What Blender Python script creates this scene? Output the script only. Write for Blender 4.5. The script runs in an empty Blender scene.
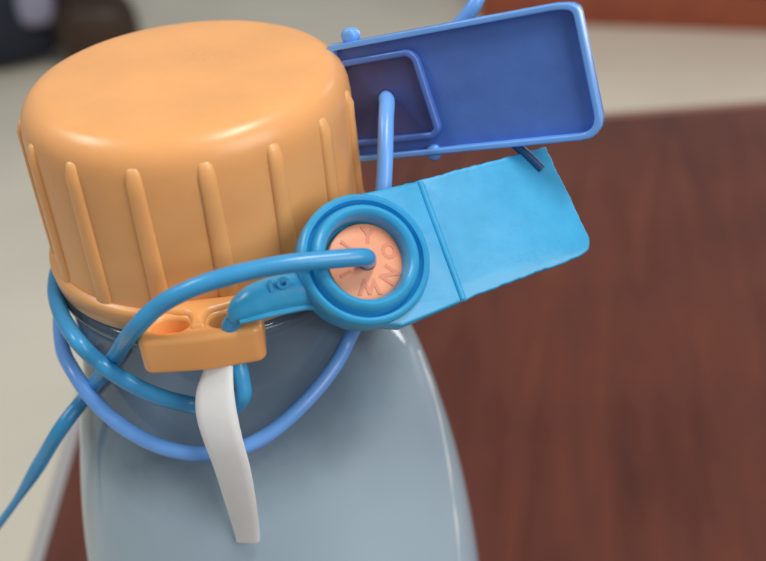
import bpy, bmesh, math, random
from mathutils import Vector, Matrix, noise
random.seed(7)
R = math.radians
scene = bpy.context.scene
COL = scene.collection

# ------------------------------------------------------------------ scale
# Everything is laid out in cap radii (1 unit = 23 mm), origin at the centre of
# the cap's top; W() turns that into metres with the room floor at z = 0.
S = 0.023
FLOOR = -38.0
TABLE = -7.2
def W(p): return Vector((p[0]*S, p[1]*S, (p[2]-FLOOR)*S))

# ------------------------------------------------------------------ camera
CAM = Vector((0.0, -5.77288, 2.20595))
CR = Vector((0.96960512, -0.23513237, -0.06766596)).normalized()
CU = Vector((0.18737263, 0.53571985, 0.82334424)).normalized()
CW = CR.cross(CU).normalized() * -1
CU = CW.cross(CR).normalized() * -1
FPX = 985.0
cd = bpy.data.cameras.new('camera')
cam = bpy.data.objects.new('camera', cd); COL.objects.link(cam)
m = Matrix.Identity(4)
for i in range(3):
    m[i][0], m[i][1], m[i][2] = CR[i], CU[i], -CW[i]
m.translation = W(CAM)
cam.matrix_world = m
cd.sensor_width = 36.0
cd.lens = FPX/766*36
cd.clip_start = 0.005; cd.clip_end = 60
cd.dof.use_dof = True
cd.dof.focus_distance = 5.75*S
cd.dof.aperture_fstop = cd.lens/2.5
scene.camera = cam

# ------------------------------------------------------------------ world, lamps, exposure
w = bpy.data.worlds.new('World'); scene.world = w; w.use_nodes = True
bg = w.node_tree.nodes['Background']
bg.inputs[0].default_value = (0.86, 0.92, 1.0, 1); bg.inputs[1].default_value = 0.27
scene.view_settings.view_transform = 'Standard'
scene.view_settings.look = 'None'
scene.view_settings.exposure = 0.0
scene.view_settings.gamma = 1.0
scene.view_settings.use_curve_mapping = False
scene.cycles.use_denoising = True
scene.cycles.max_bounces = 10
scene.cycles.transparent_max_bounces = 16
scene.cycles.caustics_reflective = False
scene.cycles.sample_clamp_indirect = 6

def lamp(name, direction, dist, size, power, color, target=(0.2, -0.3, -0.8)):
    l = bpy.data.lights.new(name, 'AREA'); l.shape = 'RECTANGLE'
    l.size, l.size_y = size; l.energy = power; l.color = color
    o = bpy.data.objects.new(name, l); COL.objects.link(o)
    d = Vector(direction).normalized()
    o.location = W(target) + d*dist
    o.rotation_euler = d.to_track_quat('Z', 'Y').to_euler()
    return o
lamp('ceiling_lamp', (0.30, -0.16, 0.94), 2.2, (0.90, 0.32), 29.0, (1.0, 0.95, 0.88))
lamp('ceiling_lamp', (-0.62, 0.24, 0.75), 2.3, (0.85, 0.28), 16.0, (1.0, 0.97, 0.93))
lamp('added_light', (0.80, 0.56, 0.08), 2.2, (0.22, 1.3), 9.0, (0.95, 0.97, 1.0))  # narrow unseen source, added to streak the bottle's right side
lamp('added_light', (0.62, -0.85, 0.60), 2.4, (1.4, 1.4), 30.0, (1.0, 0.96, 0.91))  # front fill added to brighten the cap sides and bottle

# ------------------------------------------------------------------ pixel helpers (photo pixels, 766 x 561)
def ray(x, y):
    return CW + CR*((x-383)/FPX) - CU*((y-280.5)/FPX)
def pt(x, y, d): return CAM + ray(x, y)*d
def on_z(x, y, z):
    r = ray(x, y); return CAM + r*((z-CAM.z)/r.z)

# ------------------------------------------------------------------ materials
MATS = {}
def mat(name, col, rough=0.45, spec=0.5, coat=0.0, sss=0.0, bump=0.0, bscale=60.0, var=0.0, vscale=6.0, metal=0.0, sssr=None, coat_r=0.1):
    mt = bpy.data.materials.new(name); mt.use_nodes = True
    nt = mt.node_tree; b = nt.nodes['Principled BSDF']
    b.inputs['Base Color'].default_value = (*col, 1)
    b.inputs['Roughness'].default_value = rough
    b.inputs['Specular IOR Level'].default_value = spec
    b.inputs['Coat Weight'].default_value = coat
    b.inputs['Coat Roughness'].default_value = coat_r
    b.inputs['Metallic'].default_value = metal
    if sss:
        b.inputs['Subsurface Weight'].default_value = sss
        b.inputs['Subsurface Radius'].default_value = sssr or (1, .5, .25)
        b.inputs['Subsurface Scale'].default_value = 0.0025
    tc = nt.nodes.new('ShaderNodeTexCoord')
    if var:
        n = nt.nodes.new('ShaderNodeTexNoise'); n.inputs['Scale'].default_value = vscale/S
        n.inputs['Detail'].default_value = 5; n.inputs['Roughness'].default_value = .6
        nt.links.new(tc.outputs['Object'], n.inputs['Vector'])
        r = nt.nodes.new('ShaderNodeMapRange')
        r.inputs['From Min'].default_value = .3; r.inputs['From Max'].default_value = .7
        r.inputs['To Min'].default_value = 1-var; r.inputs['To Max'].default_value = 1+var
        nt.links.new(n.outputs['Fac'], r.inputs['Value'])
        hv = nt.nodes.new('ShaderNodeHueSaturation'); hv.inputs['Color'].default_value = (*col, 1)
        nt.links.new(r.outputs[0], hv.inputs['Value'])
        nt.links.new(hv.outputs[0], b.inputs['Base Color'])
        r2 = nt.nodes.new('ShaderNodeMapRange')
        r2.inputs['From Min'].default_value = .3; r2.inputs['From Max'].default_value = .7
        r2.inputs['To Min'].default_value = max(.02, rough-.03); r2.inputs['To Max'].default_value = rough+.04
        nt.links.new(n.outputs['Fac'], r2.inputs['Value'])
        nt.links.new(r2.outputs[0], b.inputs['Roughness'])
    if bump:
        n = nt.nodes.new('ShaderNodeTexNoise'); n.inputs['Scale'].default_value = bscale/S
        n.inputs['Detail'].default_value = 3
        nt.links.new(tc.outputs['Object'], n.inputs['Vector'])
        bp = nt.nodes.new('ShaderNodeBump'); bp.inputs['Strength'].default_value = bump
        bp.inputs['Distance'].default_value = 0.0004
        nt.links.new(n.outputs['Fac'], bp.inputs['Height'])
        nt.links.new(bp.outputs[0], b.inputs['Normal'])
    MATS[name] = mt
    return mt

M_CAP = mat('orange_plastic', (0.84, 0.415, 0.155), rough=.30, sss=.3, bump=.04, bscale=14, var=.05, vscale=2.2, sssr=(1, .4, .1))
M_LUG = mat('orange_lug_plastic', (0.84, 0.40, 0.14), rough=.32, bump=.04, bscale=14, var=.05, vscale=2.2)
M_SKY = mat('sky_blue_plastic', (0.042, 0.37, 0.68), rough=.31, sss=.06, bump=.25, bscale=7, var=.07, vscale=4, sssr=(.2, .6, 1))
M_CORD = mat('cord_blue_plastic', (0.045, 0.31, 0.62), rough=.28, bump=.1, bscale=10, var=.06, vscale=5)
M_PERI = mat('periwinkle_plastic', (0.08, 0.18, 0.54), rough=.34, sss=.05, bump=.2, bscale=7, var=.10, vscale=3, sssr=(.2, .5, 1))
M_PCORD = mat('light_blue_cord_plastic', (0.16, 0.40, 0.90), rough=.3, bump=.1, bscale=10, var=.05, vscale=5)
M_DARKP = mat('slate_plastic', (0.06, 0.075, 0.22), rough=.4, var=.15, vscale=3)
M_NAVYP = mat('navy_blue_plastic', (0.015, 0.09, 0.24), rough=.4)
M_CORAL = mat('coral_plastic', (0.84, 0.33, 0.175), rough=.42, sss=.1, bump=.2, bscale=9, var=.05, vscale=8, sssr=(1, .4, .2))
M_CORAL2 = mat('coral_lettering', (0.68, 0.235, 0.135), rough=.42)  # shading of the raised letters put into the colour as darker coral
M_WHITE = mat('milky_white_plastic', (0.87, 0.89, 0.88), rough=.4, sss=.6, bump=.15, bscale=5, var=.04, vscale=5, sssr=(1, 1, 1))
M_STREAK = mat('pale_streak_plastic', (0.70, 0.76, 0.78), rough=.2)
M_LIQ = mat('grey_blue_liquid', (0.54, 0.72, 0.84), rough=.5, spec=.3, var=.05, vscale=.8)
M_FLOOR = mat('beige_floor', (0.84, 0.79, 0.65), rough=.5, var=.07, vscale=.05)
M_NAVY = mat('navy_fabric', (0.018, 0.022, 0.04), rough=.85, var=.2, vscale=1)
M_GREYV = mat('grey_violet_fabric', (0.30, 0.29, 0.40), rough=.8, var=.1, vscale=1)
M_BROWN = mat('dark_brown_wood', (0.045, 0.022, 0.012), rough=.45, var=.2, vscale=.5)
M_METAL = mat('black_metal', (0.03, 0.03, 0.03), rough=.4, metal=.8)

def wood(name, c1, c2, rough, coat, ang=0.0, sc=1.0):
    mt = bpy.data.materials.new(name); mt.use_nodes = True
    nt = mt.node_tree; b = nt.nodes['Principled BSDF']
    tc = nt.nodes.new('ShaderNodeTexCoord')
    mp = nt.nodes.new('ShaderNodeMapping')
    mq = nt.nodes.new('ShaderNodeMapping'); mq.inputs['Rotation'].default_value = (0, 0, ang)
    mp.inputs['Scale'].default_value = (60*sc, 7*sc, 60*sc)
    n1 = nt.nodes.new('ShaderNodeTexNoise'); n1.inputs['Scale'].default_value = 1
    n1.inputs['Detail'].default_value = 7; n1.inputs['Roughness'].default_value = .62; n1.inputs['Distortion'].default_value = 1.2
    n2 = nt.nodes.new('ShaderNodeTexNoise'); n2.inputs['Scale'].default_value = 16*sc; n2.inputs['Detail'].default_value = 3
    mx = nt.nodes.new('ShaderNodeMath'); mx.operation = 'MULTIPLY_ADD'; mx.inputs[1].default_value = .55
    ml = nt.nodes.new('ShaderNodeMath'); ml.operation = 'MULTIPLY'; ml.inputs[1].default_value = .45
    cr = nt.nodes.new('ShaderNodeValToRGB')
    cr.color_ramp.elements[0].position = .34; cr.color_ramp.elements[0].color = (*c1, 1)
    cr.color_ramp.elements[1].position = .66; cr.color_ramp.elements[1].color = (*c2, 1)
    nt.links.new(tc.outputs['Object'], mq.inputs['Vector']); nt.links.new(mq.outputs[0], mp.inputs['Vector'])
    nt.links.new(mp.outputs[0], n1.inputs['Vector'])
    nt.links.new(tc.outputs['Object'], n2.inputs['Vector'])
    nt.links.new(n2.outputs['Fac'], ml.inputs[0])
    nt.links.new(n1.outputs['Fac'], mx.inputs[0]); nt.links.new(ml.outputs[0], mx.inputs[2])
    nt.links.new(mx.outputs[0], cr.inputs['Fac'])
    nt.links.new(cr.outputs[0], b.inputs['Base Color'])
    b.inputs['Roughness'].default_value = rough
    b.inputs['Coat Weight'].default_value = coat; b.inputs['Coat Roughness'].default_value = .18
    return mt
M_TABLE = wood('varnished_red_brown_wood', (0.066, 0.015, 0.009), (0.140, 0.036, 0.017), .38, .12, ang=R(23.5))
M_TRIM = mat('polished_edge', (0.80, 0.77, 0.76), rough=.22, coat=.5, metal=.7)
M_TRIM2 = mat('polished_wood_edge', (0.26, 0.135, 0.10), rough=.35, coat=.2)
M_RED = wood('dark_red_wood', (0.26, 0.05, 0.024), (0.36, 0.085, 0.035), .4, .2)

# clear-ish frosted bottle plastic: light goes through, some is scattered, the skin is glossy
def bottle_mat():
    mt = bpy.data.materials.new('clear_frosted_plastic'); mt.use_nodes = True
    nt = mt.node_tree; nt.nodes.clear(); N = nt.nodes.new; L = nt.links.new
    out = N('ShaderNodeOutputMaterial')
    tr = N('ShaderNodeBsdfTransparent'); tr.inputs[0].default_value = (.60, .63, .70, 1)
    df = N('ShaderNodeBsdfDiffuse'); df.inputs[0].default_value = (.57, .75, .88, 1)
    tl = N('ShaderNodeBsdfTranslucent'); tl.inputs[0].default_value = (.57, .75, .88, 1)
    gl = N('ShaderNodeBsdfGlossy'); gl.inputs['Roughness'].default_value = .09
    lw = N('ShaderNodeLayerWeight'); lw.inputs[0].default_value = .3
    # cap and seal shade painted in: wall turns clear and dark up the neck
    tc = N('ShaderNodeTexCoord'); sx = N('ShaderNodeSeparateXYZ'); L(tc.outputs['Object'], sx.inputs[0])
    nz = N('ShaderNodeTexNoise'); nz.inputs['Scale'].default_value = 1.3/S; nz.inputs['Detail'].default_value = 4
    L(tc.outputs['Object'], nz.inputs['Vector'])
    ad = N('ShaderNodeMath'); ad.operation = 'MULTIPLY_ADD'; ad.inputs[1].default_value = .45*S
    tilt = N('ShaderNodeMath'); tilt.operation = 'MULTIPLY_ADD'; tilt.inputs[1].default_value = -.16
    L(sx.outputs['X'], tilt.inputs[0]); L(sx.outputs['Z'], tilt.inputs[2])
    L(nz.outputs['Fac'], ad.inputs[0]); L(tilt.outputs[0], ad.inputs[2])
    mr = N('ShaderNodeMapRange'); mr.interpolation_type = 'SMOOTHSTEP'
    mr.inputs['From Min'].default_value = (SHADE1-TABLE)*S; mr.inputs['From Max'].default_value = (SHADE0-TABLE)*S
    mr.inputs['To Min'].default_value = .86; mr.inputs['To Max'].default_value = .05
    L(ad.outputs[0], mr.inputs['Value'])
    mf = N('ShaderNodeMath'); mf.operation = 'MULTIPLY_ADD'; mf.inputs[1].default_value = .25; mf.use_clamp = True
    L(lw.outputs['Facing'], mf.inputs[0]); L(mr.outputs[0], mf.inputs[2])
    m1 = N('ShaderNodeMixShader'); m1.inputs[0].default_value = .3
    m2 = N('ShaderNodeMixShader'); m3 = N('ShaderNodeMixShader')
    fr = N('ShaderNodeFresnel'); fr.inputs[0].default_value = 1.45
    L(df.outputs[0], m1.inputs[1]); L(tl.outputs[0], m1.inputs[2])
    L(mf.outputs[0], m2.inputs[0]); L(tr.outputs[0], m2.inputs[1]); L(m1.outputs[0], m2.inputs[2])
    L(fr.outputs[0], m3.inputs[0]); L(m2.outputs[0], m3.inputs[1]); L(gl.outputs[0], m3.inputs[2])
    L(m3.outputs[0], out.inputs[0])
    return mt
SHADE0, SHADE1 = -1.60, -2.36
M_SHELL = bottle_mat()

# ------------------------------------------------------------------ object helpers
BASE = {}
def thing(name, label, cat, base, group=None):
    o = bpy.data.objects.new(name, None); COL.objects.link(o)
    o.empty_display_size = 0.01
    o.location = W(base); BASE[o] = Vector(base)
    o['label'] = label; o['category'] = cat
    if group: o['group'] = group
    return o
def tag(o, label, cat, group=None):
    o['label'] = label; o['category'] = cat
    if group: o['group'] = group
def base_of(o):
    while o is not None:
        if o in BASE: return BASE[o]
        o = o.parent
    return Vector((0, 0, FLOOR))
def obj(name, geo, material, parent=None, base=None, smooth=40, kind=None):
    """geo = list of (verts, faces) in layout units, joined into one mesh"""
    b = base_of(parent) if parent is not None else Vector(base if base is not None else (0, 0, FLOOR))
    vs, fs = [], []
    for v, f in geo:
        k = len(vs)
        vs += [((p[0]-b[0])*S, (p[1]-b[1])*S, (p[2]-b[2])*S) for p in v]
        fs += [tuple(i+k for i in q) for q in f]
    me = bpy.data.meshes.new(name); me.from_pydata(vs, [], fs); me.update()
    bm = bmesh.new(); bm.from_mesh(me); bmesh.ops.recalc_face_normals(bm, faces=bm.faces); bm.to_mesh(me); bm.free()
    if smooth:
        for p in me.polygons: p.use_smooth = True
        me.set_sharp_from_angle(angle=R(smooth))
    me.materials.append(material)
    o = bpy.data.objects.new(name, me); COL.objects.link(o)
    if parent is not None: o.parent = parent
    else:
        o.location = W(b); BASE[o] = b
    if kind: o['kind'] = kind
    return o

# ------------------------------------------------------------------ geometry helpers
def lathe(profile, n=96, origin=(0, 0, 0), ax=(1, 0, 0), ay=(0, 1, 0), az=(0, 0, 1), closed=False, shift=None):
    o, ax, ay, az = Vector(origin), Vector(ax), Vector(ay), Vector(az)
    vs, fs = [], []
    for r, z in profile:
        sh = shift(z) if shift else Vector((0, 0, 0))
        for k in range(n):
            a = 2*math.pi*k/n
            vs.append(o + sh + ax*(r*math.cos(a)) + ay*(r*math.sin(a)) + az*z)
    m_ = len(profile)
    for i in range(m_ if closed else m_-1):
        j = (i+1) % m_
        for k in range(n):
            l = (k+1) % n
            fs.append((i*n+k, i*n+l, j*n+l, j*n+k))
    if not closed:
        if profile[0][0] < 1e-3 or True: fs.append(tuple(range(n))[::-1])
        fs.append(tuple((m_-1)*n+k for k in range(n)))
    return vs, fs

def spline(P, per=10, closed=False):
    P = [Vector(p) for p in P]
    if closed: Q = [P[-1]] + P + [P[0], P[1]]
    else: Q = [P[0]*2-P[1]] + P + [P[-1]*2-P[-2]]
    out = []
    for i in range(1, len(Q)-2):
        p0, p1, p2, p3 = Q[i-1:i+3]
        # centripetal Catmull-Rom
        t0 = 0; t1 = t0+max((p1-p0).length, 1e-6)**.5; t2 = t1+max((p2-p1).length, 1e-6)**.5; t3 = t2+max((p3-p2).length, 1e-6)**.5
        for s in range(per):
            t = t1+(t2-t1)*s/per
            A1 = p0*((t1-t)/(t1-t0))+p1*((t-t0)/(t1-t0)); A2 = p1*((t2-t)/(t2-t1))+p2*((t-t1)/(t2-t1)); A3 = p2*((t3-t)/(t3-t2))+p3*((t-t2)/(t3-t2))
            B1 = A1*((t2-t)/(t2-t0))+A2*((t-t0)/(t2-t0)); B2 = A2*((t3-t)/(t3-t1))+A3*((t-t1)/(t3-t1))
            out.append(B1*((t2-t)/(t2-t1))+B2*((t-t1)/(t2-t1)))
    if not closed: out.append(Q[-2])
    return out

def tube(P, rad, n=14, closed=False, caps=True, flat=None):
    """round tube along points P; rad = number or function of 0..1; flat=(normal, k) squashes along a normal"""
    N = len(P); vs, fs = [], []
    T = []
    for i in range(N):
        a = P[(i-1) % N] if (closed or i > 0) else P[i]
        b = P[(i+1) % N] if (closed or i < N-1) else P[i]
        T.append((b-a).normalized())
    nrm = T[0].orthogonal().normalized()
    for i in range(N):
        nrm = (nrm - T[i]*nrm.dot(T[i])).normalized()
        bn = T[i].cross(nrm)
        r = rad(i/(N-1)) if callable(rad) else rad
        for k in range(n):
            a = 2*math.pi*k/n
            d = nrm*(r*math.cos(a)) + bn*(r*math.sin(a))
            if flat: d = d - flat[0]*(d.dot(flat[0])*(1-flat[1]))
            vs.append(P[i]+d)
    for i in range(N if closed else N-1):
        j = (i+1) % N
        off = 0
        if closed and j == 0:   # align the seam
            best = min(range(n), key=lambda s: (vs[i*n]-vs[s]).length); off = best
        for k in range(n):
            l = (k+1) % n
            fs.append((i*n+k, i*n+l, j*n+(l+off) % n, j*n+(k+off) % n))
    if caps and not closed:
        fs.append(tuple(range(n))[::-1]); fs.append(tuple((N-1)*n+k for k in range(n)))
    return vs, fs

class Frame:
    """a plane in space with axes a (along), b (up), n (towards the viewer)"""
    def __init__(s, o, a, b):
        s.o = Vector(o); s.a = Vector(a).normalized(); s.n = s.a.cross(Vector(b)).normalized(); s.b = s.n.cross(s.a)
    def P(s, x, y, z=0.0): return s.o + s.a*x + s.b*y + s.n*z
    def px(s, x, y, z=0.0):
        """plane coordinates of the point of the plane (lifted by z) seen at a photo pixel"""
        r = ray(x, y); o = s.o + s.n*z
        t = (o-CAM).dot(s.n)/r.dot(s.n); q = CAM + r*t - o
        return (q.dot(s.a), q.dot(s.b))

def plate(fr, outline, z0, z1, bevel=0.0, holes=(), res=2):
    """flat piece with bevelled edges and round or shaped holes, in a frame; returns geometry"""
    cu = bpy.data.curves.new('tmp', 'CURVE'); cu.dimensions = '2D'; cu.fill_mode = 'BOTH'
    for L in [outline] + list(holes):
        sp = cu.splines.new('POLY'); sp.points.add(len(L)-1)
        for p, q in zip(sp.points, L): p.co = (q[0], q[1], 0, 1)
        sp.use_cyclic_u = True
    cu.extrude = (z1-z0)/2 - bevel; cu.bevel_depth = bevel; cu.bevel_resolution = res; cu.offset = -bevel
    o = bpy.data.objects.new('tmp', cu); COL.objects.link(o)
    dg = bpy.context.evaluated_depsgraph_get(); dg.update()
    me = bpy.data.meshes.new_from_object(o.evaluated_get(dg))
    bm = bmesh.new(); bm.from_mesh(me); bmesh.ops.remove_doubles(bm, verts=bm.verts, dist=1e-5); bm.to_mesh(me); bm.free()
    zc = (z0+z1)/2
    vs = [fr.P(v.co.x, v.co.y, v.co.z+zc) for v in me.vertices]
    fs = [tuple(p.vertices) for p in me.polygons]
    bpy.data.objects.remove(o); bpy.data.curves.remove(cu); bpy.data.meshes.remove(me)
    return vs, fs

def text_geo(fr, s, size, x, y, rot, z, depth, bold=.0035):
    cu = bpy.data.curves.new('tmp', 'FONT'); cu.body = s; cu.size = size
    cu.align_x = 'CENTER'; cu.align_y = 'CENTER'; cu.extrude = depth; cu.bevel_depth = depth*.35; cu.offset = bold
    cu.resolution_u = 3
    o = bpy.data.objects.new('tmp', cu); COL.objects.link(o)
    dg = bpy.context.evaluated_depsgraph_get(); dg.update()
    me = bpy.data.meshes.new_from_object(o.evaluated_get(dg))
    c, sn = math.cos(rot), math.sin(rot)
    vs = [fr.P(x+v.co.x*c-v.co.y*sn, y+v.co.x*sn+v.co.y*c, z+v.co.z) for v in me.vertices]
    fs = [tuple(p.vertices) for p in me.polygons]
    bpy.data.objects.remove(o); bpy.data.curves.remove(cu); bpy.data.meshes.remove(me)
    return vs, fs

def rounded(poly, rads, n=6):
    """round the corners of a 2-D polygon"""
    out = []; N = len(poly)
    for i in range(N):
        p = Vector(poly[i]).to_2d(); a = Vector(poly[i-1]).to_2d(); b = Vector(poly[(i+1) % N]).to_2d()
        r = rads[i] if isinstance(rads, (list, tuple)) else rads
        if r <= 0: out.append((p.x, p.y)); continue
        u, v = (a-p), (b-p); d = min(r, u.length*.48, v.length*.48)
        q0 = p+u.normalized()*d; q1 = p+v.normalized()*d
        for k in range(n+1):
            t = k/n
            q = q0*(1-t)**2 + p*(2*t*(1-t)) + q1*t**2
            out.append((q.x, q.y))
    return out
def dense(poly, step, jit=0.0):
    out = []
    for i in range(len(poly)):
        a = Vector(poly[i]).to_2d(); b = Vector(poly[(i+1) % len(poly)]).to_2d()
        k = max(1, int((b-a).length/step))
        nn = Vector((-(b-a).y, (b-a).x)).normalized() if (b-a).length > 0 else Vector((0, 0))
        for j in range(k):
            q = a+(b-a)*(j/k)
            q = q + nn*(jit*noise.noise(Vector((q.x*22, q.y*22, 3.3))))
            out.append((q.x, q.y))
    return out
def inset_poly(P, d):
    out = []; N = len(P)
    area = sum(P[i-1][0]*P[i][1]-P[i][0]*P[i-1][1] for i in range(N))
    sg = 1 if area > 0 else -1
    for i in range(N):
        a, p, b = Vector(P[i-1]), Vector(P[i]), Vector(P[(i+1) % N])
        u, v = (p-a).normalized(), (b-p).normalized()
        n1 = Vector((-u.y, u.x))*sg; n2 = Vector((-v.y, v.x))*sg
        n = (n1+n2).normalized()
        q = p+n*(d/max(.5, n.dot(n1))); out.append((q.x, q.y))
    return out
def circle(cx, cy, r, n=40): return [(cx+r*math.cos(2*math.pi*k/n), cy+r*math.sin(2*math.pi*k/n)) for k in range(n)]

# ================================================================== setting: floor
v = [(-260, -200, FLOOR), (260, -200, FLOOR), (260, 330, FLOOR), (-260, 330, FLOOR)]
obj('floor', [(v, [(0, 1, 2, 3)])], M_FLOOR, base=(0, 0, FLOOR), smooth=0, kind='structure')

# ================================================================== wooden table
A = on_z(30, 561, TABLE); B = on_z(69, 430, TABLE); C = on_z(608, 112, TABLE); D = on_z(766, 100, TABLE)
def isect(a, b, c, d):
    r, s = (b-a), (d-c); k = r.x*s.y-r.y*s.x
    t = ((c-a).x*s.y-(c-a).y*s.x)/k; return a+r*t
K = isect(A, B, C, D); dl = (A-B).normalized(); df = (D-C).normalized()
tb = thing('wooden_table', 'varnished red-brown wooden table with rounded glossy edge that the bottle stands on', 'table', (K.x+15, K.y-12, FLOOR))
fr0 = Frame((0, 0, TABLE), (1, 0, 0), (0, 1, 0))
corners = [K, K+df*44, K+df*44+dl*30, K+dl*30]
outl = rounded([(p.x, p.y) for p in corners], 1.2)
obj('tabletop', [plate(fr0, outl, -.95, 0, bevel=.32, res=5)], M_TABLE, tb, smooth=60)
def edge(a, b): return [a+(b-a)*(k/12)+Vector((0, 0, -.34)) for k in range(13)]
obj('edge_strip', [tube(edge(K+dl*.45+df*.10, K+dl*29.5+df*.10), .27, 14)], M_TRIM, tb, smooth=60)
obj('edge_moulding', [tube(edge(K+df*.45+dl*.10, K+df*43.5+dl*.10), .34, 14)], M_TRIM2, tb, smooth=60)
inset = [K+df*1.6+dl*1.6, K+df*42.4+dl*1.6, K+df*42.4+dl*28.4, K+df*1.6+dl*28.4]
for i in range(4):
    p, q = inset[i], inset[(i+1) % 4]
    t = (q-p).normalized(); n_ = Vector((-t.y, t.x, 0))
    o2 = [p+t*2.2+n_*.5, q-t*2.2+n_*.5, q-t*2.2-n_*.5, p+t*2.2-n_*.5]
    obj('apron', [plate(fr0, [(a.x, a.y) for a in o2], -4.2, -.96, bevel=.06)], M_TABLE, tb)
    o3 = [p+n_*1.1+t*-1.1, p+n_*1.1+t*1.1, p-n_*1.1+t*1.1, p-n_*1.1-t*1.1]
    obj('leg', [plate(fr0, [(a.x, a.y) for a in o3], FLOOR-TABLE, -.96, bevel=.15)], M_TABLE, tb)

# ================================================================== bottle
SHV = Vector((0.97, -0.235, 0))*0.10
def sm(t): t = min(1, max(0, t)); return t*t*(3-2*t)
def shift(z): return SHV*sm((-1.65-z)/.6)
PROF = [(1.0, -1.10), (1.0, -1.25), (1.03, -1.26), (1.05, -1.285), (1.045, -1.315), (1.02, -1.345), (1.008, -1.40), (1.012, -1.60), (1.045, -1.80),
        (1.115, -2.0), (1.195, -2.2), (1.275, -2.44), (1.385, -2.9), (1.50, -3.5), (1.59, -4.2), (1.645, -4.9), (1.66, -5.6), (1.66, -6.9), (1.63, -7.08), (1.55, TABLE+.004)]
def smooth_prof(P, per=5):
    return [(p.x, p.y) for p in spline([Vector((a, b, 0)) for a, b in P], per)]
def brad(z):
    for (r0, z0), (r1, z1) in zip(PROF, PROF[1:]):
        if z0 >= z >= z1: return r0+(r1-r0)*(z0-z)/(z0-z1)
    return PROF[0][0] if z > PROF[0][1] else PROF[-1][0]
def on_bottle(x, y, off=0.0, dz=None):
    """first point along the view ray that lies `off` outside the bottle wall"""
    r = ray(x, y); d = 4.0; best = (9, None)
    while d < 9:
        p = CAM + r*d; c = shift(p.z); e = math.hypot(p.x-c.x, p.y-c.y) - brad(p.z) - off
        if e < best[0]: best = (e, p)
        if e <= 0: return p
        d += .004
    return best[1]

bt = thing('plastic_bottle', 'translucent grey-blue plastic bottle with ribbed orange screw cap standing on the wooden table', 'bottle', (0, 0, TABLE))
sp = smooth_prof(PROF[5:], 5)
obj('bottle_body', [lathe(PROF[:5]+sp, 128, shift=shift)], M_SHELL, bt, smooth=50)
streak_pts = [on_bottle(x, y, .0) for x, y in ((418, 350), (428, 378), (437, 408), (445, 445), (451, 485), (456, 525), (459, 561), (463, 610))]
obj('pale_streak', [tube(spline(streak_pts, 8), lambda t: .013+.010*noise.noise(Vector((t*9, 0, 4))), 8)], M_STREAK, bt, smooth=60)  # thin pale ridge added for the whitish streak down the right side
# contents, up to just above the shoulder, inset by the wall thickness
LIQ = -2.6
lp = [(0.0005, LIQ-.03), (brad(LIQ)*.5, LIQ-.028), (brad(LIQ)-.13, LIQ-.02), (brad(LIQ)-.085, LIQ+.005)]
lp += [(r-.085, z) for r, z in sp if z < LIQ-.03 and z > TABLE+.15] + [(1.4, TABLE+.1)]
obj('liquid', [lathe(lp, 128, shift=shift)], M_LIQ, bt, smooth=50)

capP = [(0.002, .004), (.3, .003), (.6, .0), (.80, -.004), (.86, -.014), (.905, -.034), (.945, -.068), (.974, -.112), (.99, -.165), (.998, -.23), (1.0, -.35),
        (1.006, -.7), (1.012, -1.0), (1.018, -1.055), (1.044, -1.066), (1.055, -1.08), (1.058, -1.10), (1.048, -1.20), (1.040, -1.222), (1.022, -1.229), (.99, -1.228)]
capo = obj('cap', [lathe(capP, 160)], M_CAP, bt, smooth=35)
# ribs: sixteen, every one the same shape turned about the axis
def rib_geo():
    vs, fs = [], []; n = 9
    zs = [-.150, -.155, -.168, -.19, -.23, -.32, -.5, -.75, -.95, -1.06, -1.082]
    hs = [.0, .014, .027, .034, .037, .037, .036, .034, .032, .031, .03]
    ws = [.006, .026, .039, .046, .049, .051, .053, .056, .060, .064, .066]
    for z, h, wd in zip(zs, hs, ws):
        r0 = .985 if z > -.2 else (.997+(.35+z)*0 if z > -.35 else 1.0+.012*(-z-.35)/.65)
        for k in range(n):
            a = math.pi*k/(n-1)
            x = math.cos(a)*wd; y = -(r0 + math.sin(a)**.8*h - .006)
            vs.append((x, y, z))
    for i in range(len(zs)-1):
        for k in range(n-1):
            fs.append((i*n+k, i*n+k+1, (i+1)*n+k+1, (i+1)*n+k))
    return vs, fs
ribm = None
for k in range(16):
    if ribm is None:
        o = obj('rib', [rib_geo()], M_CAP, capo, smooth=60); ribm = o.data
    else:
        o = bpy.data.objects.new('rib', ribm); COL.objects.link(o); o.parent = capo
    o.rotation_euler = (0, 0, R(1.2 + 22.5*k))
# sealing lug with two holes on the front of the cap band
az = R(-98)
er = Vector((math.cos(az), math.sin(az), 0)); et = Vector((-er.y, er.x, 0))
flug = Frame((0, 0, 0), et, er)          # plane coordinates: along the band, outwards; normal is -z or +z
sgn = 1 if flug.n.z > 0 else -1
LO = rounded([(-.335, 1.02), (-.345, 1.30), (-.31, 1.335), (0, 1.365), (.31, 1.335), (.345, 1.30), (.335, 1.02), (.30, .98), (-.30, .98)], [.03, .06, .06, .2, .06, .06, .03, 0, 0])
def ell(cx, cy, a, b, n=28): return [(cx+a*math.cos(2*math.pi*k/n), cy+b*math.sin(2*math.pi*k/n)) for k in range(n)]
zl, zh = -1.255, -1.015
g = plate(flug, LO, min(sgn*zl, sgn*zh), max(sgn*zl, sgn*zh), bevel=.035, holes=[ell(-.17, 1.195, .105, .075), ell(.15, 1.195, .105, .075)], res=4)
bridge = plate(flug, rounded([(-.29, 1.0), (-.27, 1.07), (-.07, 1.13), (-.045, 1.20), (-.06, 1.27), (.04, 1.27), (.025, 1.20), (.05, 1.13), (.25, 1.07), (.27, 1.0)], .04), min(sgn*-1.12, sgn*-.985), max(sgn*-1.12, sgn*-.985), bevel=.04, res=4)
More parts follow.
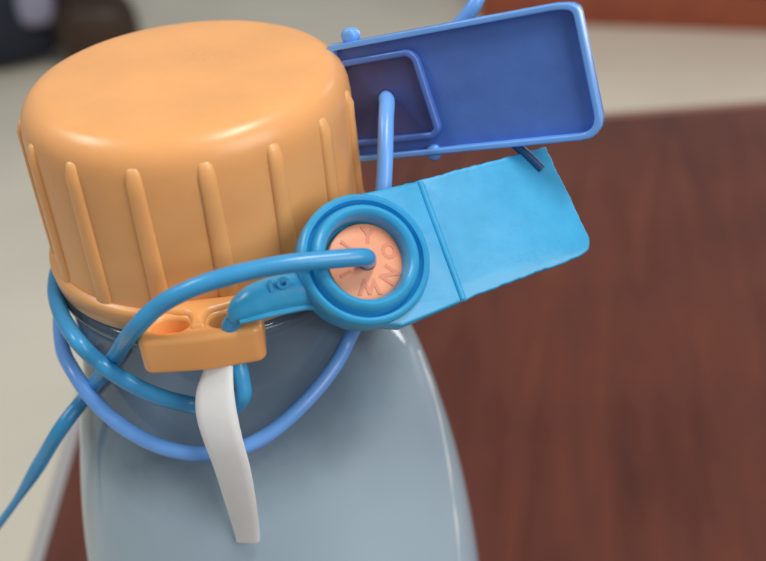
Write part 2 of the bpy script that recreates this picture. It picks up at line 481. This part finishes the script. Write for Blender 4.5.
pits = [plate(flug, ell(x_, 1.195, .12, .09), min(sgn*-1.24, sgn*z_), max(sgn*-1.24, sgn*z_), bevel=.005) for x_, z_ in ((-.17, -1.13), )]
obj('lug', [g, bridge]+pits, M_LUG, capo, smooth=50)

# ================================================================== sky-blue seal (front)
t17 = R(16.5)
aF = (CR*math.cos(t17) + CU*math.sin(t17) + CW*.36)
bF = (CR*-math.sin(t17) + CU*math.cos(t17) + CW*.16)
F = Frame(pt(363, 262, 5.5), aF, bF)
if F.n.dot(CW) > 0: print('frame flipped', F.n)
WR = .051
s1 = thing('cable_seal', 'sky-blue plastic cable seal with round coral insert and flat bright flag, by the orange lug', 'cable seal', F.o + Vector((0, 0, -.4)), 'cable seals tied round the bottle neck')
# flag
fo = [F.px(x, y) for x, y in ((404, 184), (545, 147), (590, 240), (588, 252), (574, 259), (452, 305), (420, 300))]
fo = dense(rounded(fo, [0, .015, .04, .03, .03, 0, 0]), .03, .008)
flag = obj('flag', [plate(F, fo, -.045, .012, bevel=.012)], M_SKY, s1, smooth=40)
obj('pin', [tube([F.P(*F.px(513, 143), .004), F.P(*F.px(528, 157), .010), F.P(*F.px(541, 170), .012)], .030, 10)], M_NAVYP, s1, smooth=60)
# lock body plate: round end merged to the step line
cx, cy = F.px(362.5, 261.5)
RR = .378
stp = F.px(418, 182), F.px(462, 302)
a0 = math.atan2(stp[0][1]-cy, stp[0][0]-cx); 
bo = [(cx+RR*math.cos(a), cy+RR*math.sin(a)) for a in [R(88)+R(176)*0 + (R(268)-R(88))*k/40 for k in range(41)]]
bo += [F.px(402, 327), stp[1], stp[0]]
body = obj('lock_body', [plate(F, bo, -.11, .03, bevel=.02, res=3, holes=[circle(cx, cy, .24, 48)])], M_SKY, s1, smooth=40)
# step ridge along the flag's inner end
a_, b_ = Vector(stp[0]), Vector(stp[1])
dlt = (b_-a_).normalized()
obj('step_ridge', [tube([F.P(*(a_+dlt*.01), .026), F.P(*(a_*.5+b_*.5), .026), F.P(*(b_-dlt*.01), .026)], .02, 10),
                   ], M_SKY, body, smooth=60)
ringP = [(.20, -.11), (.374, -.11), (.378, -.08), (.378, .055), (.370, .078), (.352, .088), (.336, .080), (.330, .050), (.322, .032), (.314, .040), (.306, .085), (.292, .118), (.270, .130),
         (.247, .118), (.236, .085), (.228, .03), (.222, -.02), (.205, -.03)]
rc = F.P(cx, cy)
obj('lock_ring', [lathe(ringP, 96, rc, F.a, F.b, F.n, closed=True)], M_SKY, body, smooth=50)
insP = [(.225, -.06), (.225, .0), (.218, .012), (.2, .016), (.1, .020), (.055, .020), (.048, .012), (.046, -.05)]
ins = obj('insert', [lathe(insP, 64, F.P(*F.px(366, 262)), F.a, F.b, F.n, closed=True)], M_CORAL, s1, smooth=40)
icx, icy = F.px(366, 262)
for ch, ang, sz in (('I', 126, .10), ('Y', 68, .13), ('O', 9, .13), ('N', -48, .14), ('W', -104, .13), ('I', -166, .10)):
    r_ = .142; sz *= .92
    obj('letter', [text_geo(F, ch, sz, icx+r_*math.cos(R(ang)), icy+r_*math.sin(R(ang)), R(ang-90), .0165, .0035)], M_CORAL2, ins, smooth=0)
# collar: hollow snout cut on a slant, reaching into the right-hand hole of the lug
hp = spline([pt(318, 286, 5.47), pt(306, 289, 5.44), pt(286, 292.5, 5.42), pt(267, 297, 5.40), pt(250, 304, 5.385), pt(238, 313, 5.38), pt(231.5, 323.5, 5.38)], 6)
hr = [(0, .098), (.12, .098), (.2, .102), (.45, .104), (.62, .098), (.78, .078), (.9, .052), (.97, .026), (1, .008)]
def hrad(t):
    for (t0, r0), (t1, r1) in zip(hr, hr[1:]):
        if t <= t1: return r0+(r1-r0)*(t-t0)/(t1-t0)
    return .008
collar = obj('collar', [tube(hp, hrad, 28), tube([pt(308, 288.5, 5.445), pt(304, 289, 5.44)], .108, 28)], M_SKY, s1, smooth=50)
fl = spline([pt(322, 306, 5.42), pt(305, 306.5, 5.40), pt(285, 311, 5.37), pt(262, 316.5, 5.34), pt(240, 322, 5.33)], 6)
obj('flange', [tube(fl, lambda t: .026*(1-.5*t), 8)], M_SKY, collar)
Fc = Frame(pt(281, 284.5, 5.4)-CW*.093, CR*.97+CU*.2, CU)
obj('embossed_lettering', [text_geo(Fc, 'I O', .085, 0, 0, R(3), 0, .012, 0)], M_SKY, collar, smooth=0)

# cord of the front seal: collar -> lug hole -> round the neck -> back of the lock -> out of the insert -> loose tail
OFF = .16
path = [pt(256, 301, 5.40), pt(242, 312, 5.40), pt(231, 325, 5.44), pt(230, 338, 5.53), pt(236, 356, 5.58), pt(241, 378, 5.60), pt(243, 394, 5.62), pt(236, 405, 5.68), pt(220, 409, 5.75),
        on_bottle(192, 405, OFF), on_bottle(160, 397, OFF), on_bottle(128, 382, OFF), on_bottle(100, 363, OFF), on_bottle(81, 345, OFF), on_bottle(68, 327, .12), on_bottle(60.5, 312, .07)]
def back_ring(a0, a1, z0, z1, r0, r1, k=8):
    return [Vector(((r0+(r1-r0)*i/k)*math.cos(R(a0+(a1-a0)*i/k)), (r0+(r1-r0)*i/k)*math.sin(R(a0+(a1-a0)*i/k)), z0+(z1-z0)*i/k)) for i in range(k+1)]
e = path[-1]; a_e = math.degrees(math.atan2(e.y, e.x)) % 360
path += back_ring(a_e-18, -8, e.z-.02, -1.5, 1.07, 1.09)
path += [Vector((1.12, -.42, -1.4)), F.P(icx+.05, icy-.1, -.42), F.P(icx+.0, icy-.01, -.2), F.P(icx, icy, 0), F.P(icx-.01, icy, .06), F.P(icx-.06, icy, .16), pt(330, 259.5, 5.26), pt(285, 264, 5.20), pt(240, 273, 5.17), pt(195, 287, 5.18), pt(160, 305, 5.26), pt(134, 330, 5.40),
         on_bottle(115, 357, .07), on_bottle(98, 380, .055), on_bottle(82, 401, .055), pt(62, 427, 6.62), pt(40, 463, 6.85), pt(18, 498, 7.1), pt(0, 523, 7.3), pt(-30, 562, 7.7)]
obj('cord', [tube(spline(path, 12), lambda t: WR*(1+.03*noise.noise(Vector((t*60, 1, 2))))*(1 if t < .93 else 1-.45*sm((t-.93)/.03)), 16)], M_CORD, s1, smooth=60)

# ================================================================== periwinkle seal (behind, seen from its back)
t8 = R(8)
G = Frame(pt(480, 86, 5.86), CR*math.cos(t8)+CU*math.sin(t8)-CW*.50, CR*-math.sin(t8)+CU*math.cos(t8)-CW*.34)
s2 = thing('cable_seal', 'periwinkle-blue cable seal behind the cap showing the rimmed back of its flag', 'cable seal', G.o + Vector((0, 0, -.5)), 'cable seals tied round the bottle neck')
go = [G.px(x, y) for x, y in ((331, 45), (560, 2), (580, 3), (607, 136), (345, 162))]
gor = go; go = rounded(gor, [0, .1, .12, .14, 0])
gi = rounded(inset_poly(gor, .036), [0, .085, .10, .12, 0])
obj('flag', [plate(G, go, -.055, .0, bevel=.01)], M_PERI, s2, smooth=40)
obj('rim', [plate(G, go, -.06, .06, bevel=.01, holes=[gi], res=3)], M_PCORD, s2, smooth=50)
# socket: raised four-sided frame round a sunken darker plate
so = [G.px(x, y) for x, y in ((332, 62), (411, 48), (420, 56), (443, 128), (437, 137), (345, 147))]
sp_ = [Vector((x, y, 0)) for x, y in dense(rounded(so, [.02, .05, .03, .03, .04, .02]), .05)]
si = rounded(so, [0, .05, .03, .03, .04, 0])
sock = obj('socket_frame', [plate(G, si, -.01, .055, bevel=.014, holes=[rounded(inset_poly(so, .04), [0, .03, .01, .01, .02, 0])], res=3)], M_PERI, s2, smooth=50)
hx, hy = G.px(387, 98)
si = rounded(so, [.02, .05, .03, .03, .04, .02])
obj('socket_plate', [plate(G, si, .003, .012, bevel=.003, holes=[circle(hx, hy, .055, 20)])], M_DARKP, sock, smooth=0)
# lock cup on the far side
lc = G.P(*G.px(385, 98), -.055)
obj('lock_cup', [lathe([(.30, -.0), (.30, -.16), (.27, -.2), (.24, -.2), (.22, -.1), (.05, -.09), (.05, 0)], 48, lc, G.a, G.b, G.n, closed=True)], M_PERI, s2, smooth=50)
for x, y in ((350, 36), (434, 152)):
    u_, v_ = G.px(x, y)
    obj('nub', [lathe([(.03, -.05), (.05, -.045), (.052, .02), (.04, .035), (.02, .04)], 16, G.P(u_, v_), G.a, G.b, G.n)], M_PCORD, s2, smooth=60)
p2 = [pt(486, -40, 6.3), pt(476, 2, 6.22), pt(455, 30, 6.3), pt(420, 70, 6.45), G.P(hx, hy, -.3), G.P(hx, hy, -.1), G.P(hx, hy, .01), pt(387, 102, 6.03), pt(386, 122, 5.93), pt(385, 160, 5.86), pt(383, 195, 5.86), pt(378, 240, 5.88), pt(366, 295, 5.9),
      on_bottle(350, 336, .09), on_bottle(333, 368, .09), on_bottle(304, 403, .1), on_bottle(270, 433, .1), on_bottle(240, 448, .1), on_bottle(203, 454, .1), on_bottle(165, 448, .1), on_bottle(128, 430, .11), on_bottle(96, 403, .12), on_bottle(75, 374, .12), on_bottle(62, 345, .10)]
e = p2[-1]; a_e = math.degrees(math.atan2(e.y, e.x)) % 360
p2 += back_ring(a_e-25, 0, e.z+.08, -1.62, 1.15, 1.12)
obj('cord', [tube(spline(p2, 12), lambda t: WR*.96*(1+.03*noise.noise(Vector((t*60, 5, 2)))), 16)], M_PCORD, s2, smooth=60)

# ================================================================== white strip
Ls = [(206, 340), (204, 366), (196, 392), (196, 415), (203, 440), (213, 466), (224, 500), (235, 535), (236, 540)]
Rs = [(234, 336), (233, 363), (234, 390), (237, 412), (243, 440), (250, 466), (256, 500), (260, 535), (260, 541)]
Lp, Rp = [], []
dT = (on_bottle(248, 540, .05)-CAM).dot(CW)
for i, (a, b) in enumerate(zip(Ls, Rs)):
    t = max(0, (a[1]-340)/200)
    d0 = 5.57 + (dT-5.57)*(t**.9)
    d0 -= .30*math.sin(math.pi*min(1, t))
    Lp.append(pt(*a, d0+.035)); Rp.append(pt(*b, d0-.035))
Lp, Rp = spline(Lp, 5), spline(Rp, 5)
vs, fs = [], []; nw = 8; N = len(Lp)
prof = [(0, 0), (.06, .8), (.2, 1), (.8, 1), (.94, .8), (1, 0), (.94, -.8), (.8, -1), (.2, -1), (.06, -.8)]
np_ = len(prof)
for i in range(N):
    T = (Lp[min(i+1, N-1)]-Lp[max(i-1, 0)]).normalized(); X = Rp[i]-Lp[i]; nn = T.cross(X).normalized()
    for s_, h in prof: vs.append(Lp[i]+X*s_+nn*h*.022)
for i in range(N-1):
    for k in range(np_):
        l = (k+1) % np_; fs.append((i*np_+k, i*np_+l, (i+1)*np_+l, (i+1)*np_+k))
fs += [tuple(range(np_))[::-1], tuple((N-1)*np_+k for k in range(np_))]
o = obj('plastic_strip', [(vs, fs)], M_WHITE, base=tuple(Lp[-1]), smooth=50)
tag(o, 'milky white plastic strip hanging from the orange lug over the cords', 'strip')

# ================================================================== background, far out of focus
# red wooden cabinet whose foot shows along the top edge of the photo
p, q = on_z(484, 20, FLOOR), on_z(766, 31, FLOOR)
t = (q-p).normalized(); n_ = Vector((-t.y, t.x, 0))
if n_.y < 0: n_ = -n_
q = p+t*75
cb = thing('wooden_cabinet', 'dark red wooden cabinet standing on the floor beyond the table', 'cabinet', (p+q)/2+n_*8)
frc = Frame((0, 0, FLOOR), (1, 0, 0), (0, 1, 0))
def quad(a0, a1, d0, d1): return [(x.x, x.y) for x in (p+t*a0+n_*d0, p+t*a1+n_*d0, p+t*a1+n_*d1, p+t*a0+n_*d1)]
obj('carcass', [plate(frc, quad(0, 75, 0, 18), .0, 34, bevel=.2)], M_RED, cb)
obj('plinth', [plate(frc, quad(-.4, 75.4, -.5, -.02), .0, 4.0, bevel=.1)], M_RED, cb)
for i in range(3):
    dr = obj('door', [plate(frc, quad(1+25*i, 24+25*i, -.7, -.02), 5, 33, bevel=.2)], M_RED, cb)
    h = p+t*(22+25*i)-n_*1.2
    obj('handle', [tube([h+Vector((0, 0, z)) for z in (17, 19, 21, 23)], .3, 8)], M_METAL, dr)
obj('top_board', [plate(frc, quad(-1, 76, -1, 19), 34, 36, bevel=.3)], M_RED, cb)

# dark bag and stool at the upper left
b0 = on_z(18, 78, FLOOR)
bg_ = thing('bag', 'dark navy bag with a grey-violet pocket lying on the floor behind the cap', 'bag', b0)
def blob(c, sx, sy, sz, n=20, m_=12, e=.6):
    vs, fs = [], []
    f = lambda x: math.copysign(abs(x)**e, x)
    for i in range(m_+1):
        ph = -math.pi/2+math.pi*i/m_
        for k in range(n):
            a = 2*math.pi*k/n
            p_ = Vector((f(math.cos(ph))*f(math.cos(a))*sx, f(math.cos(ph))*f(math.sin(a))*sy, f(math.sin(ph))*sz))
            p_ *= 1+.05*noise.noise(p_*.3)
            vs.append(Vector(c)+p_)
    for i in range(m_):
        for k in range(n):
            l = (k+1) % n; fs.append((i*n+k, i*n+l, (i+1)*n+l, (i+1)*n+k))
    return vs, fs
bc = b0+Vector((-5, 6, 9.5))
obj('bag_body', [blob(bc, 13, 6, 9.4)], M_NAVY, bg_, smooth=180)
obj('pocket', [blob(bc+Vector((8.8, -5.7, -2.1)), 2.0, 1.2, 1.9)], M_GREYV, bg_, smooth=180)
obj('handle', [tube(spline([bc+Vector(v_) for v_ in ((-5, 0, 6.8), (-4, 0, 11), (0, 0, 13), (4, 0, 11), (5, 0, 6.8))], 6), .5, 8)], M_NAVY, bg_, smooth=180)
s0 = on_z(98, 80, FLOOR)
st = thing('bag', 'slumped dark brown leather bag on the floor beside the navy bag', 'bag', s0)
sc_ = s0+Vector((1.0, 3.5, 4.4))
obj('bag_body', [blob(sc_, 4.6, 3.6, 4.4, e=.8)], M_BROWN, st, smooth=180)
obj('flap', [blob(sc_+Vector((0, -2.2, 1.4)), 3.7, 1.8, 2.2, e=.75)], M_BROWN, st, smooth=180)
obj('handle', [tube(spline([sc_+Vector(v_) for v_ in ((-2.6, 0, 3.4), (-2.2, 0, 5), (0, 0, 5.8), (2.2, 0, 5), (2.6, 0, 3.4))], 6), .35, 8)], M_BROWN, st, smooth=180)
